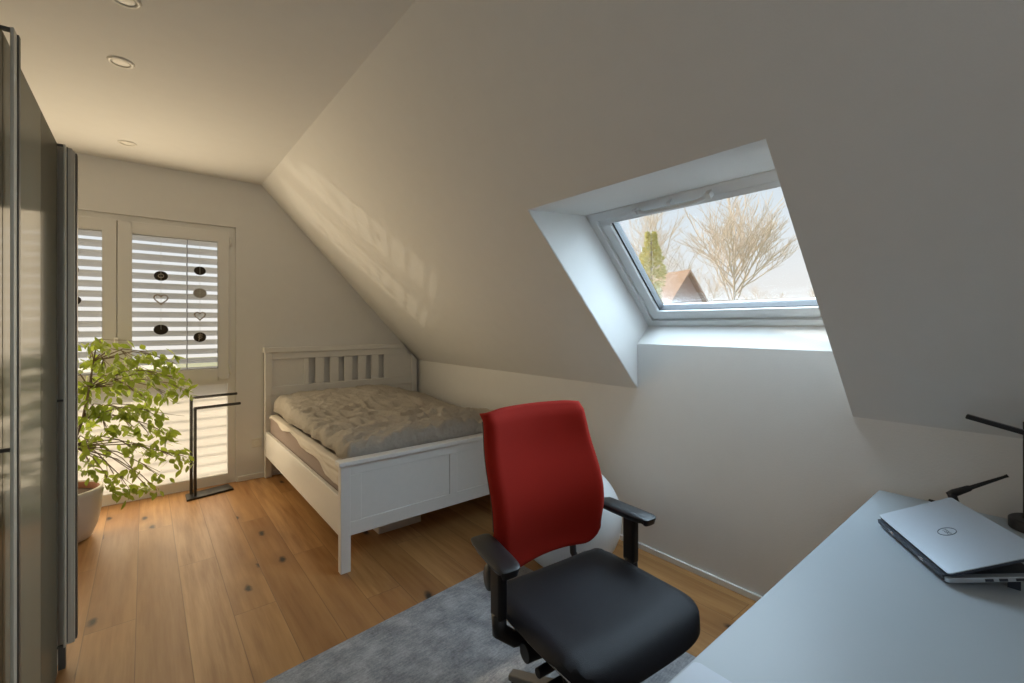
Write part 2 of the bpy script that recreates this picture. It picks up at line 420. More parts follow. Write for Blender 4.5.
garland('thread of dark discs, grey disc and heart, hanging near the right edge of the pane', .372, [('dark', 1.895, .043), ('grey', 1.70, .049), ('heart', 1.505, .039), ('leafy', 1.318, .046)], 2.16)
garland('thread with a dark solid heart between grey discs on the left window leaf', -.432, [('grey', 1.845, .046), ('solid', 1.60, .058), ('grey', 1.37, .044)], 2.16)

# ------------------------------------------------------------------ skylight
Tv = Vector((C[0]-B[0], 0, C[1]-B[1])).normalized(); Nv = Vector((-Tv.z, 0, Tv.x)); Bv = Vector((B[0], 0, B[1]))
SLN = math.hypot(C[0]-B[0], C[1]-B[1])
def sp(s, y, o=0.): p = Bv+Tv*s+Nv*o; return Vector((p.x, y, p.z))
def sbox(mb, s0, s1, y0, y1, o0, o1):
    mb.hexa([sp(s, y, o) for s in (s0, s1) for y in (y0, y1) for o in (o0, o1)])
def sring(mb, s0, s1, y0, y1, ts, tb, ty, o0, o1):
    sbox(mb, s0, s0+ts, y0, y1, o0, o1); sbox(mb, s1-tb, s1, y0, y1, o0, o1)
    sbox(mb, s0+ts, s1-tb, y0, y0+ty, o0, o1); sbox(mb, s0+ts, s1-tb, y1-ty, y1, o0, o1)
m = MB(); sring(m, .0, SLN, YB+.001, YA-.001, .05, .04, .048, -.004, .10)
sk = struct(m.build('window_2', 'skyframe', bevel=.004))
m = MB(); sring(m, .055, SLN-.043, YB+.052, YA-.052, .035, .062, .062, .012, .09)
ss = m.build('window_sash', 'skyframe', sk, bevel=.006)
m = MB(); sring(m, .088, SLN-.103, YB+.112, YA-.112, .010, .006, .014, .030, .075); m.build('glazing_seal', 'darkgrey', ss)
m = MB(); sbox(m, .09, SLN-.105, YB+.118, YA-.118, .058, .062); m.build('pane', 'glass', ss)
# ventilation flap along the top, with two brackets
cy0, cy1 = 1.00, 1.40
m = MB()
pts = []
for k in range(13):
    t = k/12; y = cy1+(cy0-cy1)*t
    b_ = min(1, min(t, 1-t)*9)
    pts.append(sp(.030+.016*b_, y, -.008-.030*b_))
m.tube(pts, .011, 8)
m.build('ventilation_bar', 'skyframe', sk, smooth=True)
m = MB()
for y in (1.395, 1.20, 1.005): sbox(m, .02, .05, y-.012, y+.012, -.038, 0)
m.build('bar_brackets', 'skyframe', sk, bevel=.003)
m = MB(); sring(m, -.06, SLN+.06, YB-.06, YA+.06, .06, .06, .06, .06, .16); m.build('outer_flashing', 'roof_grey', sk)

# ------------------------------------------------------------------ recessed ceiling spots
def spot(x, y, label):
    e = empty('ceiling_spot', (x, y, ZC), 0, label, 'ceiling light', 'recessed ceiling lights')
    MB().lathe([(.038, 0), (.038, -.005), (.044, -.008), (.051, -.006), (.054, 0)], seg=32).build('ring', 'spot', e, smooth=True)
    MB().lathe([(0, -.004), (.030, -.0045), (.037, -.002), (.037, 0)], seg=28).build('lens', 'spotglass', e, smooth=True)
spot(-.062, 2.375, 'round white ceiling spot, nearest of the three, cut by the top of the photo')
spot(-.091, 2.958, 'round white ceiling spot, the middle one of three')
spot(-.098, 4.252, 'round white ceiling spot, the farthest, above the window wall')

# ------------------------------------------------------------------ wall socket
e = empty('wall_socket', (.805, D, .33), 0, 'small white power socket on the far wall beside the headboard post', 'socket')
MB().box((-.04, -.009, -.04), (.04, 0, .04)).build('cover_plate', 'socket', e, bevel=.004)
o = MB().lathe([(0, -.004), (.019, -.004), (.021, .0105), (.023, .0105), (.023, 0)], seg=24).build('plug_well', 'trimwhite', e, smooth=True)
o.rotation_euler = (PI/2, 0, 0)
# ------------------------------------------------------------------ wardrobe
WF, WTOP = -.277, 2.17
wd = empty('wardrobe', (-.62, 1.75, 0), 0, 'tall taupe wardrobe with glossy doors and slim metal grip bars, left edge of the room', 'wardrobe')
def wl(p): return (p[0]+.62, p[1]-1.75, p[2])
def wbox(lo, hi, mb=None): return (mb or MB()).box(wl(lo), wl(hi))
wbox((-.93, .70, 0), (WF-.024, 2.66, WTOP)).build('carcass', 'carcass', wd, bevel=.002)
for (y0, y1, m_) in ((.72, 1.18, 'door'), (1.185, 1.685, 'door'), (1.69, 2.225, 'door'), (2.23, 2.60, 'door_reflection')):
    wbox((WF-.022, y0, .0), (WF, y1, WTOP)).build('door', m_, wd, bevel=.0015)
def grip(y, x1, zb):
    m_ = MB(); wbox((x1-.007, y-.012, zb), (x1, y+.022, WTOP), m_)
    g = m_.build('grip_bar', 'profile', wd, bevel=.0015)
    wbox((x1-.001, y+.024, zb), (x1+.003, y+.045, WTOP)).build('bar_lip', 'profiledark', g)
    m_ = MB()
    for z in (zb, 1.112, WTOP-.008): wbox((WF, y-.006, z), (x1-.006, y+.006, z+.008)).build('spacer', 'profiledark', g)
grip(1.665, -.252, .10); grip(2.605, -.252, .10)
wbox((WF-.022, 2.602, 0.03), (WF, 2.66, WTOP)).build('end_strip', 'profile', wd, bevel=.001)
m_ = MB(); wbox((WF, 2.635, .09), (-.236, 2.66, WTOP), m_); m_.build('end_post', 'profile', wd, bevel=.001)
m_ = MB(); wbox((-.236, 2.637, .09), (-.229, 2.664, WTOP-.01), m_); m_.build('end_trim', 'profile', wd, bevel=.001)
m_ = MB(); wbox((-.230, 2.665, .09), (-.224, 2.70, WTOP-.012), m_); wbox((WF-.02, 2.66, .09), (-.224, 2.675, WTOP-.012), m_); m_.build('end_profile', 'profiledark', wd)
wbox((WF, 2.62, .0), (-.255, 2.65, .09)).build('foot', 'profiledark', wd)

# ------------------------------------------------------------------ towel stand
ts = empty('towel_stand', (.44, 4.57, 0), 0, 'black metal standing towel rail with two arms in front of the window', 'towel stand')
def tl(p): return (p[0]-.44, p[1]-4.57, p[2])
bm_ = MB().hexa([tl(p) for p in ((.262, 4.455, 0), (.262, 4.455, .016), (.262, 4.615, 0), (.262, 4.615, .016), (.595, 4.525, 0), (.595, 4.525, .016), (.575, 4.68, 0), (.575, 4.68, .016))])
bm_.build('base_plate', 'blackmetal', ts, bevel=.002)
def bar(mb, pts, r=.0095):
    pts = [Vector(tl(p)) for p in pts]
    for a_, b_ in zip(pts, pts[1:]): 
        d = (b_-a_).normalized(); mb.tube([a_-d*r*.9, b_+d*r*.9], r*1.2, 4)
bm_ = MB(); bar(bm_, [(.300, 4.585, .01), (.300, 4.585, .815), (.628, 4.640, .815)]); bm_.build('tall_rail', 'blackmetal', ts)
bm_ = MB(); bar(bm_, [(.322, 4.525, .01), (.322, 4.525, .735), (.645, 4.575, .735)]); bm_.build('low_rail', 'blackmetal', ts)

# ------------------------------------------------------------------ potted ficus
PX, PY = -.43, 4.16
fi = empty('potted_ficus', (PX, PY, 0), 0, 'green weeping fig with arching branches in a pale pot beside the window', 'plant')
MB().lathe([(0, .0), (.13, .0), (.155, .012), (.185, .09), (.205, .20), (.212, .31), (.212, .335), (.198, .34), (.192, .32), (.188, .27), (0, .27)], seg=40).build('pot', 'pot', fi, smooth=True)
MB().lathe([(.190, .28), (.193, .330), (.187, .330), (.184, .28)], seg=40).build('inner_pot', 'potin', fi, smooth=True)
MB().lathe([(0, .300), (.10, .303), (.186, .288)], seg=30).build('soil', 'soil', fi, smooth=True)
rnd = random.Random(11)
# leaf clusters given as x, z, spread x, spread z, weight (metres, room coordinates) - crown hangs over to the window side
F_, CY_, AY = 449.178, 324.27, .6855
CL = []
def cl(u, v, ru, rv, n, dy=0.):
    y = PY+dy; r = (u-512)/F_
    dx, dyv = math.sin(AY)+r*math.cos(AY), math.cos(AY)-r*math.sin(AY); t = y/dyv
    CL.append((Vector((dx*t, y, 1.43+(CY_-v)/F_*t)), ru*t/F_*1.15, rv*t/F_, n))
for a_ in ((100, 343, 13, 4, 26, -.05), (90, 362, 9, 6, 14, .1), (106, 368, 12, 8, 24, 0), (128, 357, 11, 6, 22, -.08), (150, 357, 12, 6, 22, .05), (168, 362, 8, 7, 14, 0),
           (140, 372, 13, 6, 26, .1), (158, 375, 10, 7, 20, -.1), (176, 380, 9, 7, 18, .05), (186, 390, 5, 5, 9, 0), (118, 383, 10, 7, 20, -.1), (92, 384, 9, 7, 16, 0),
           (134, 392, 9, 6, 16, .1), (166, 394, 10, 6, 16, -.05), (88, 404, 8, 7, 14, -.08), (150, 402, 8, 5, 10, .1), (104, 410, 9, 6, 16, 0), (122, 412, 12, 5, 24, -.1), (140, 410, 10, 6, 20, .05),
           (158, 416, 8, 6, 12, 0), (86, 424, 7, 7, 12, .1), (108, 430, 9, 7, 16, -.1), (134, 428, 9, 7, 16, .1), (152, 432, 10, 7, 18, 0), (168, 436, 7, 6, 14, -.05),
           (88, 446, 8, 8, 15, -.08), (104, 452, 8, 6, 12, .1), (130, 447, 9, 5, 14, 0), (152, 452, 12, 5, 18, .05), (172, 456, 9, 5, 14, 0), (184, 461, 5, 4, 7, -.05),
           (90, 468, 9, 5, 12, 0), (114, 474, 7, 5, 8, .1), (134, 470, 8, 4, 8, -.1), (158, 476, 5, 3, 6, 0), (112, 488, 5, 4, 8, -.06), (130, 490, 7, 5, 14, 0), (146, 486, 5, 4, 9, .05), (157, 490, 3, 3, 4, 0),
           (70, 380, 8, 20, 20, 0), (66, 440, 9, 20, 20, 0), (60, 400, 9, 25, 15, .1)):
    cl(*a_)
lf = MB(); br = MB()
root = Vector((PX, PY, .30)); crown = Vector((PX+.06, PY, .62))
br.tube([root, Vector((PX+.02, PY-.01, .45)), crown], [.016, .014, .012], 8)
nodes = [(crown, .010)]
for h_, dx in ((.80, .05), (1.0, .08), (1.18, .10)):
    p = Vector((PX+.06+dx, PY+rnd.uniform(-.04, .04), h_)); br.tube([nodes[-1][0], p], [nodes[-1][1], nodes[-1][1]*.8], 7); nodes.append((p, nodes[-1][1]*.8))
def leaf(mb, p, d, side, L, W):
    d = d.normalized(); side = (side-d*side.dot(d)).normalized(); up_ = d.cross(side)
    prof = ((0, 0), (.22, .75), (.5, 1.), (.78, .6), (1, 0))
    mid = [p+d*L*t+up_*(-.12*L*t*t) for t, _ in prof]
    l_ = [mid[i]+side*W*prof[i][1]+up_*.1*W*prof[i][1] for i in range(5)]; r_ = [mid[i]-side*W*prof[i][1]+up_*.1*W*prof[i][1] for i in range(5)]
    vm = [mb.bm.verts.new(q) for q in mid]; vl = [mb.bm.verts.new(q) for q in l_[1:4]]; vr = [mb.bm.verts.new(q) for q in r_[1:4]]
    for vv in (vl, vr):
        mb.bm.faces.new((vm[0], vm[1], vv[0])); mb.bm.faces.new((vm[1], vm[2], vv[1], vv[0])); mb.bm.faces.new((vm[2], vm[3], vv[2], vv[1])); mb.bm.faces.new((vm[3], vm[4], vv[2]))
for c, rx, rz, n in CL:
    st = min(nodes, key=lambda q: (q[0]-c).length+(.4 if q[0].z > c.z+.5 else 0))[0]
    mid = st.lerp(c, .5)+Vector((0, 0, .07)); mid2 = st.lerp(c, .8)+Vector((0, 0, .05))
    br.tube([st, mid, mid2, c], [.005, .0038, .0028, .0016], 5)
    tw = []
    for k in range(max(2, n//5)):
        e_ = c+Vector((rnd.gauss(0, rx*.6), rnd.gauss(0, .06), rnd.gauss(0, rz*.6)-.01)); br.tube([mid2, c.lerp(e_, .5)+Vector((0, 0, .01)), e_], [.002, .0015, .001], 4)
    for k in range(int(n*1.45)):
        p = c+Vector((rnd.gauss(0, rx*.62), rnd.gauss(0, .07), rnd.gauss(0, rz*.62)))
        az = rnd.uniform(0, 2*PI); d = Vector((.6*math.cos(az)+.2, .6*math.sin(az), -.75+rnd.uniform(-.25, .5)))
        leaf(lf, p, d, Vector((rnd.gauss(0, 1), rnd.gauss(0, 1), rnd.gauss(0, .5))), rnd.uniform(.050, .078), rnd.uniform(.012, .019))
for mb in (lf, br):
    for v in mb.bm.verts: v.co -= Vector((PX, PY, 0))
lf.build('foliage', 'leaf', fi); br.build('branches', 'bark', fi, smooth=True)

# ------------------------------------------------------------------ bed
BX0, BX1, BYF, BYH = .865, 2.412, 2.60, 4.675
bd = empty('bed', ((BX0+BX1)/2, (BYF+BYH)/2, 0), 0, 'white wooden double bed frame with slatted headboard and panelled footboard', 'bed')
bc = bd.location.copy()
def bb(lo, hi, mb=None): return (mb or MB()).box(Vector(lo)-bc, Vector(hi)-bc)
# headboard: posts, rails, side panels, slats; its right top corner is cut along the slope
def cut(x): return min(1.16, zs(x)-.035)
hbm = MB(); y0, y1 = BYH, BYH+.045
bb((BX0, y0, 0), (BX0+.058, y1, 1.165), hbm)
xr = BX1-.058
hbm.prism([Vector(p)-bc for p in ((xr, y0, 0), (BX1, y0, 0), (BX1, y0, zs(BX1)-.03), (xr, y0, zs(xr)-.03))], (0, y1-y0, 0))
bb((BX0+.058, y0+.006, .76), (xr, y1-.006, .845), hbm)                     # lower rail
hbm.prism([Vector(p)-bc for p in ((BX0+.058, y0+.004, 1.10), (2.315, y0+.004, 1.10), (2.262, y0+.004, 1.165), (BX0+.058, y0+.004, 1.165))], (0, y1-y0-.008, 0))
bb((BX0+.058, y0+.012, .40), (xr, y1-.012, .76), hbm)
hb_ = hbm.build('headboard', 'bedwhite', bd, bevel=.004)
cp = MB().prism([Vector(p)-bc for p in ((BX0-.012, y0-.014, 1.165), (2.262, y0-.014, 1.165), (2.232, y0-.014, 1.212), (BX0-.012, y0-.014, 1.212))], (0, .072, 0))
cp.build('top_cap', 'bedwhite', hb_, bevel=.004)
bb((BX0+.058, y0+.018, .845), (BX0+.345, y1-.016, 1.10)).build('panel', 'bedwhite', hb_)
pm = MB().prism([Vector(p)-bc for p in ((xr-.287, y0+.018, .845), (xr, y0+.018, .845), (xr, y0+.018, zs(xr)-.045), (2.31, y0+.018, 1.10), (xr-.287, y0+.018, 1.10))], (0, .012, 0))
pm.build('panel', 'bedwhite', hb_)
ns = 6; xs0, xs1 = BX0+.345, xr-.287
for k in range(ns+1):
    x = xs0+(xs1-xs0)*(k+.0)/ns
    bb((x-.001 if k == 0 else x-.042, y0+.012, .845), (x+.042 if k < ns else x+.001, y1-.014, 1.10)).build('slat', 'bedwhite', hb_, bevel=.003)
# footboard
fb = MB(); y0, y1 = BYF, BYF+.045
for x in (BX0, BX1-.058): bb((x, y0, 0), (x+.058, y1, .615), fb)
bb((BX0+.058, y0+.006, .205), (BX1-.058, y1-.004, .285), fb); bb((BX0+.058, y0+.006, .555), (BX1-.058, y1-.004, .615), fb)
for x0_, x1_ in ((BX0+.058, BX0+.125), (1.62-.03, 1.62+.03), (BX1-.125, BX1-.058)): bb((x0_, y0+.006, .285), (x1_, y1-.004, .555), fb)
bb((BX0+.1, y0+.013, .27), (BX1-.1, y1-.008, .57), fb)
fo = fb.build('footboard', 'bedwhite', bd, bevel=.003)
bb((BX0-.012, y0-.014, .615), (BX1+.005, y1+.016, .642)).build('top_cap', 'bedwhite', fo, bevel=.004)
for x0_ in (BX0+.004, BX1-.030):
    bb((x0_, BYF+.045, .205), (x0_+.026, BYH, .432)).build('side_rail', 'bedwhite', bd, bevel=.003)
bb((BX0+.03, BYF+.05, .27), (BX1-.03, BYH-.01, .30)).build('slatted_base', 'bedwhite', bd)
o = bb((BX0+.036, BYF+.055, .302), (BX1-.036, BYH-.012, .578)).build('mattress', 'mattress', bevel=.03, smooth=True, segs=4, loc=bc)
tag(o, 'thick taupe grey mattress lying in the white bed frame', 'mattress')

def nz(x, y, s, seed=0): return noise.noise(Vector((x*s, y*s, seed)))
def ridged(x, y, s, seed): return 1-abs(noise.noise(Vector((x*s, y*s, seed))))*2
# pale bedsheet/topper edge that shows beneath the duvet
def bed_sheet(u, v):
    y = 2.675+(4.56-2.675)*v
    s_ = u*.15-.10                                     # distance across, negative hangs over the left side
    drop = .02+.095*max(0, 1-v*1.7)**1.3+.016*math.sin(v*19)+.01*nz(0, y, 9, 4)
    if s_ < 0:
        t = -s_/.10; x = .893-.010*math.sin(t*PI*.5)-.008*nz(y, t, 6, 1); z = .594-t*drop
    else: x = .893+s_; z = .594+.004*nz(x, y, 4, 2)
    return Vector((x, y, z))-bc
o = MB().grid(bed_sheet, 20, 60).build('bed_sheet', 'sheet', smooth=True, solid=.010, loc=bc)
tag(o, 'cream sheet edge hanging over the left side of the mattress', 'sheet')
def duv_h(x, y):
    t = (y-2.65)/(4.6-2.65); a_ = (x-.93)/(2.36-.93)
    base = .660+.022*min(1, t*3)+.115*max(0, min(1, (t-.45)/.4))**1.0*(.55+.45*math.sin(PI*min(1, max(0, a_*.75+.16))))
    base += .02*math.exp(-((t-.15)/.2)**2)
    base -= .07*max(0, a_-.72)/.28*(t > .3)*min(1, (t-.3)/.3 if t > .3 else 0)
    rim = 1-.75*max(0, min(1, (a_-.70)/.22)); wr = .030*nz(x+.3*y, y, 2.6, 3)+.016*ridged(x*.9+.5*y, y*1.6-.6*x, 4.5, 7)+.012*1.6*ridged(x*1.2, y*.8+x, 9.0, 9)+.006*nz(x, y, 17, 5)
    wr += .020*ridged(x*.7+y*.25, y*1.9-.4*x, 3.0, 13)*max(0, 1-t*1.3)
    wr *= (.55+.95*(1-t)) * (.7+.5*a_)
    return base+wr*1.35*rim-.012-.012*(1-rim)
def duvet(u, v):
    # folded-down margin all round, 12 % of each parameter
    W, Ln = 2.375-.905, 4.615-2.662
    x = .905+W*u; y = 2.662+Ln*v
    ed = min(u*W, (1-u)*W*1.5, v*Ln*1.2, (1-v)*Ln)
    wav = .030*nz(y*1.0, .3, 3.1, 6)+.022*nz(y, .7, 7, 2)
    if u < .25: x += (wav+.014)*(1-u/.25)
    r = .06; f = min(1, ed/r); lift = math.sqrt(max(0, 1-(1-f)**2))
    z0 = .628
    z = z0+(duv_h(x, y)-z0)*lift
    return Vector((x, y, z))-bc
def duvet_under(u, v):
    p = duvet(u, v); W, Ln = 1.47, 1.953
    ed = min(u*W, (1-u)*W, v*Ln, (1-v)*Ln); p.z = min(p.z-.004, .640-bc.z+.0) if ed > .0 else p.z
    return p
d_ = MB().grid(duvet, 110, 130)
o = d_.build('duvet', 'duvet', smooth=True, loc=bc)
md = o.modifiers.new('thick', 'SOLIDIFY'); md.thickness = .022; md.offset = -1
tag(o, 'rumpled taupe duvet spread over the bed', 'duvet')
o = MB().box((-.16, -.11, 0), (.16, .11, .075)).build("storage_box", "pot", bevel=.006, loc=(1.39, 3.045, 0))
tag(o, 'low pale box on the floor under the bed', 'box')

# ------------------------------------------------------------------ rug
o = MB().box((-1.86, -1.44, 0), (0, 0, .012)).build('rug', 'rug', bevel=.004, loc=(1.712, 2.130, 0)); o.rotation_euler = (0, 0, math.radians(5.4))
tag(o, 'mottled grey low pile rug on the oak floor under the office chair', 'rug')

# ------------------------------------------------------------------ exercise ball
eb = MB(); bmesh.ops.create_uvsphere(eb.bm, u_segments=48, v_segments=32, radius=.31, matrix=Matrix.Translation((0, 0, .306)))
for v in eb.bm.verts:
    if v.co.z < .02: v.co.z = .0
for k in range(-3, 4): pass
o = eb.build('exercise_ball', 'ball', smooth=True, loc=(1.93, 1.84, 0)); tag(o, 'big white exercise ball on the floor between chair and knee wall', 'ball')

# ------------------------------------------------------------------ office chair
ch = empty('office_chair', (1.22, 1.02, .012), math.radians(-5.2), 'office chair with red fabric back and black leather seat on the grey rug', 'chair')
SZ = -.012
def seat_fn(u, v):
    # u across, v front (0) to back (1)
    a_ = 2*u-1; b_ = 2*v-1
    wx = .316-.016*(b_+1)/2
    x = math.copysign(abs(a_), a_)*wx; y = -.265+.565*v
    k = (abs(a_)**3.7+abs(b_)**3.7)
    sc = 1/(k**(1/3.7)) if k > 1 else 1.
    x *= sc*1.0; y = (y+.005)*(sc) - .005
    edge = max(abs(a_), abs(b_))
    z = .482+.010*math.cos(a_*PI*.5)*0-.012*(1-a_*a_)*(1-b_*b_*.6)
    z -= .048*max(0, (-b_-.45)/.55)**2          # waterfall front
    z -= .030*max(0, (edge-.82)/.18)**2
    return Vector((x, y, z+SZ))
st_ = MB().grid(seat_fn, 28, 28)
o = st_.build('seat', 'leather', ch, smooth=True); md = o.modifiers.new('thick', 'SOLIDIFY'); md.thickness = .062; md.offset = -1
md = o.modifiers.new('bev', 'BEVEL'); md.width = .014; md.segments = 3; md.limit_method = 'ANGLE'; md.angle_limit = math.radians(50)
MB().box((-.25, -.20, .385+SZ), (.25, .235, .402+SZ)).build('seat_pan', 'darkgrey', ch, bevel=.006)
m_ = MB().tube([(-.264, -.18, .404+SZ), (-.270, .0, .408+SZ), (-.264, .2, .408+SZ)], .004, 6); m_.build('seat_rail', 'chrome', ch, smooth=True)
# red back
def back_pt(u, v, off=0.):
    # v: 0 bottom 1 top ; u -1..1
    w = .253+.012*math.sin(PI*min(1, v*1.1))-.016*max(0, v-.6)
    z = .515+.575*v
    y = .265+.075*v+.045*v*v-.035*math.sin(PI*min(1, v*1.25))**2
    curve = .045*(u*u)                      # sides wrap to the front
    bottom = .02*math.cos(u*PI/2)*max(0, (.2-v)/.2)
    x = u*w
    if v < .0001: pass
    yy = y-curve*(.75+.4*v)+off
    # roll-over at the top and sides
    if v > .93: yy += (v-.93)/.07*.022
    if abs(u) > .93: yy += (abs(u)-.93)/.07*.030
    cr = max(0, abs(u)-.60)/.40; cb = max(0, .30-v)/.30
    z += .115*(1-math.sqrt(max(0, 1-cr*cr)))*cb+bottom
    ct = max(0, v-.93)/.07; z -= .012*(cr**2)*ct
    return Vector((x, yy, z+SZ))
m_ = MB().grid(lambda u, v: back_pt(2*u-1, v), 36, 44)
o = m_.build('backrest', 'red', ch, smooth=True); md = o.modifiers.new('thick', 'SOLIDIFY'); md.thickness = .014; md.offset = 1
bk = o
m_ = MB()
for s_ in (-1, 1):
    m_.tube([back_pt(s_*.965, v, .030) for v in [k/16 for k in range(4, 16)]], .008, 8)
m_.tube([back_pt(u, .955, .026) for u in [-.965+1.93*k/14 for k in range(15)]], .008, 8)
m_.build('back_frame', 'black', ch, smooth=True)
m_ = MB()
for s_ in (-.19, .19):
    m_.tube([(s_*.8, .06, .36+SZ), (s_*.95, .24, .375+SZ), (s_, .34, .44+SZ), (s_, .355, .60+SZ), (s_, .385, .85+SZ)], [.016, .016, .015, .013, .010], 8)
m_.tube([(-.19, .355, .60+SZ), (.19, .355, .60+SZ)], .012, 8)
m_.build('back_support', 'black', ch, smooth=True)
# arms
for s_ in (-1, 1):
    am = MB()
    px_ = s_*.322
    def pad(u, v, px_=px_, s_=s_):
        a_ = 2*u-1; b_ = 2*v-1
        k = abs(a_)**5+abs(b_)**5; sc = min(1, 1/(k**.2)) if k > 1 else 1.
        x = a_*.046*sc; y = b_*.128*sc
        return Vector((px_+x-s_*y*.10, .165+y, .672-.008*max(abs(a_), abs(b_))**4-.004*(1-b_)+SZ))
    o = am.grid(pad, 10, 16).build('armrest', 'black', ch, smooth=True); md = o.modifiers.new('thick', 'SOLIDIFY'); md.thickness = .026; md.offset = -1
    md = o.modifiers.new('bev', 'BEVEL'); md.width = .006; md.segments = 2; md.limit_method = 'ANGLE'; md.angle_limit = math.radians(50)
    ap = MB(); 
    ap.hexa([(px_-.02, .118, .645+SZ) if False else p for p in (
        (px_-.018, .105, .455+SZ), (px_-.018, .105, .650+SZ), (px_-.018, .165, .455+SZ), (px_-.018, .165, .650+SZ),
        (px_+.018, .105, .455+SZ), (px_+.018, .105, .650+SZ), (px_+.018, .165, .455+SZ), (px_+.018, .165, .650+SZ))])
    o2 = ap.build('arm_post', 'black', ch, bevel=.010, smooth=True, segs=3)
    ab = MB().tube([(px_, .135, .47+SZ), (px_, .13, .415+SZ), (px_-s_*.05, .12, .375+SZ), (s_*.12, .08, .365+SZ)], [.026, .028, .026, .022], 10)
    ab.build('arm_bracket', 'black', ch, smooth=True)
    if s_ > 0: continue
    kb = MB().lathe([(0, -.02), (.034, -.018), (.038, 0), (.034, .018), (0, .02)], seg=20)
    o3 = kb.build('arm_hub', 'darkgrey', ch, smooth=True); o3.location = (px_-s_*.012, .205, .555+SZ); o3.rotation_euler = (0, PI/2, 0); o3.scale = (1.3, .8, .8)
# mechanism and levers under the seat
MB().box((-.10, -.13, .315+SZ), (.10, .14, .388+SZ)).build('mechanism', 'black', ch, bevel=.018, smooth=True, segs=3)
def knob(p0, p1, r, name, mat='black'):
    MB().tube([Vector(p0)*1., Vector(p0).lerp(Vector(p1), .1), Vector(p1)], [r*.9, r, r*.92], 12).build(name, mat, ch, smooth=True, bevel=.003)
knob((-.10, .06, .352+SZ), (-.265, .07, .352+SZ), .034, 'tension_knob')
knob((-.10, -.01, .345+SZ), (-.275, -.015, .345+SZ), .017, 'lever')
MB().box((-.285, -.10, .335+SZ), (-.10, -.062, .352+SZ)).build('lever_paddle', 'black', ch, bevel=.006)
MB().tube([(-.24, -.10, .388+SZ), (-.268, -.14, .35+SZ), (-.255, -.19, .345+SZ), (-.225, -.20, .385+SZ)], .005, 6).build('release_loop', 'black', ch, smooth=True)
MB().tube([(0, 0, .10), (0, 0, .22), (0, 0, .221), (0, 0, .33+SZ)], [.030, .030, .020, .020], 16).build('gas_column', 'blackmetal', ch, smooth=True)
MB().lathe([(0, .06), (.05, .06), (.055, .10), (.04, .125), (0, .125)], seg=20).build('base_hub', 'greymetal', ch, smooth=True)
for k in range(5):
    a_ = math.radians(118+72*k); c_, s2 = math.cos(a_), math.sin(a_); R_ = .345
    n_ = Vector((-s2, c_, 0)); q = Vector((c_, s2, 0))
    m_ = MB().hexa([q*.03-n_*.03+Vector((0, 0, .075)), q*.03-n_*.03+Vector((0, 0, .122)), q*.03+n_*.03+Vector((0, 0, .075)), q*.03+n_*.03+Vector((0, 0, .122)),
                    q*R_-n_*.02+Vector((0, 0, .062)), q*R_-n_*.02+Vector((0, 0, .088)), q*R_+n_*.02+Vector((0, 0, .062)), q*R_+n_*.02+Vector((0, 0, .088))])
    sp_ = m_.build('base_arm', 'greymetal', ch, bevel=.006, smooth=True)
    cst = MB()
    for sd in (-1, 1): cst.tube([q*(R_-.025)+n_*sd*.008+Vector((0, 0, .028)), q*(R_-.025)+n_*sd*.026+Vector((0, 0, .028))], .028, 16)
    cst.tube([q*(R_-.025)+Vector((0, 0, .03)), q*(R_-.025)+Vector((0, 0, .07))], .007, 8)
    cst.build('caster', 'black', sp_, smooth=True, bevel=.003)

# ------------------------------------------------------------------ desk
DZ = .72
dk = empty('desk', (1.2, .05, 0), 0, 'pale blue white desk top running to the knee wall', 'desk')
def dl(lo, hi, mb=None): return (mb or MB()).box((lo[0]-1.2, lo[1]-.05, lo[2]), (hi[0]-1.2, hi[1]-.05, hi[2]))
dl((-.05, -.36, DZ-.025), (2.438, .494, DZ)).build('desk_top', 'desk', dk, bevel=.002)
for x in (.0, 2.36):
    for y in (-.31, .36): dl((x, y, 0), (x+.05, y+.05, DZ-.025)).build('leg', 'greymetal', dk, bevel=.004)
dl((.05, -.30, DZ-.085), (2.36, -.27, DZ-.025)).build('crossbar', 'greymetal', dk)
def rounded(x0, x1, y0, y1, r, n=6):
    o_ = []
    for cx, cy, a0 in ((x1-r, y1-r, 0), (x0+r, y1-r, PI/2), (x0+r, y0+r, PI), (x1-r, y0+r, 1.5*PI)):
        for k in range(n+1): a_ = a0+PI/2*k/n; o_.append((cx+r*math.cos(a_), cy+r*math.sin(a_)))
    return o_
m_ = MB().prism([(x, y, 0) for x, y in rounded(-.36, 0, -.26, 0, .016)], (0, 0, .010))
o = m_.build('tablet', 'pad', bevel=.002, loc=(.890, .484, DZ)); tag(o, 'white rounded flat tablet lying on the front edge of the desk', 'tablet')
o.rotation_euler = (0, 0, math.radians(-.5))

# ------------------------------------------------------------------ laptop, lid ajar, hinge side towards the chair
HZ_ = .755
LA, LB, LC = Vector((2.0095, .4102, HZ_)), Vector((2.1229, .2378, .8426)), Vector((1.6813, .1942, HZ_))
ux = LA-LC; LW = ux.length; ux.normalize()
vy = LB-LA; vy -= ux*vy.dot(ux); LD = vy.length; vy.normalize(); wz = ux.cross(vy)
flip = wz.z < 0
if flip: wz = -wz
vf = Vector((vy.x, vy.y, 0)).normalized()
lp = empty('laptop', (LC.x, LC.y, DZ), 0, 'silver laptop with a round logo, lid slightly ajar, lying on the desk', 'laptop')
LO = lp.location.copy()
LM = Matrix.Translation(-LO) @ Matrix(((ux.x, vy.x, wz.x, LC.x), (ux.y, vy.y, wz.y, LC.y), (ux.z, vy.z, wz.z, LC.z), (0, 0, 0, 1)))
BM = Matrix.Translation(-LO) @ Matrix(((ux.x, vf.x, 0, LC.x), (ux.y, vf.y, 0, LC.y), (0, 0, 1, DZ-.001), (0, 0, 0, 1))) @ Matrix.Rotation(math.radians(11), 4, 'X')
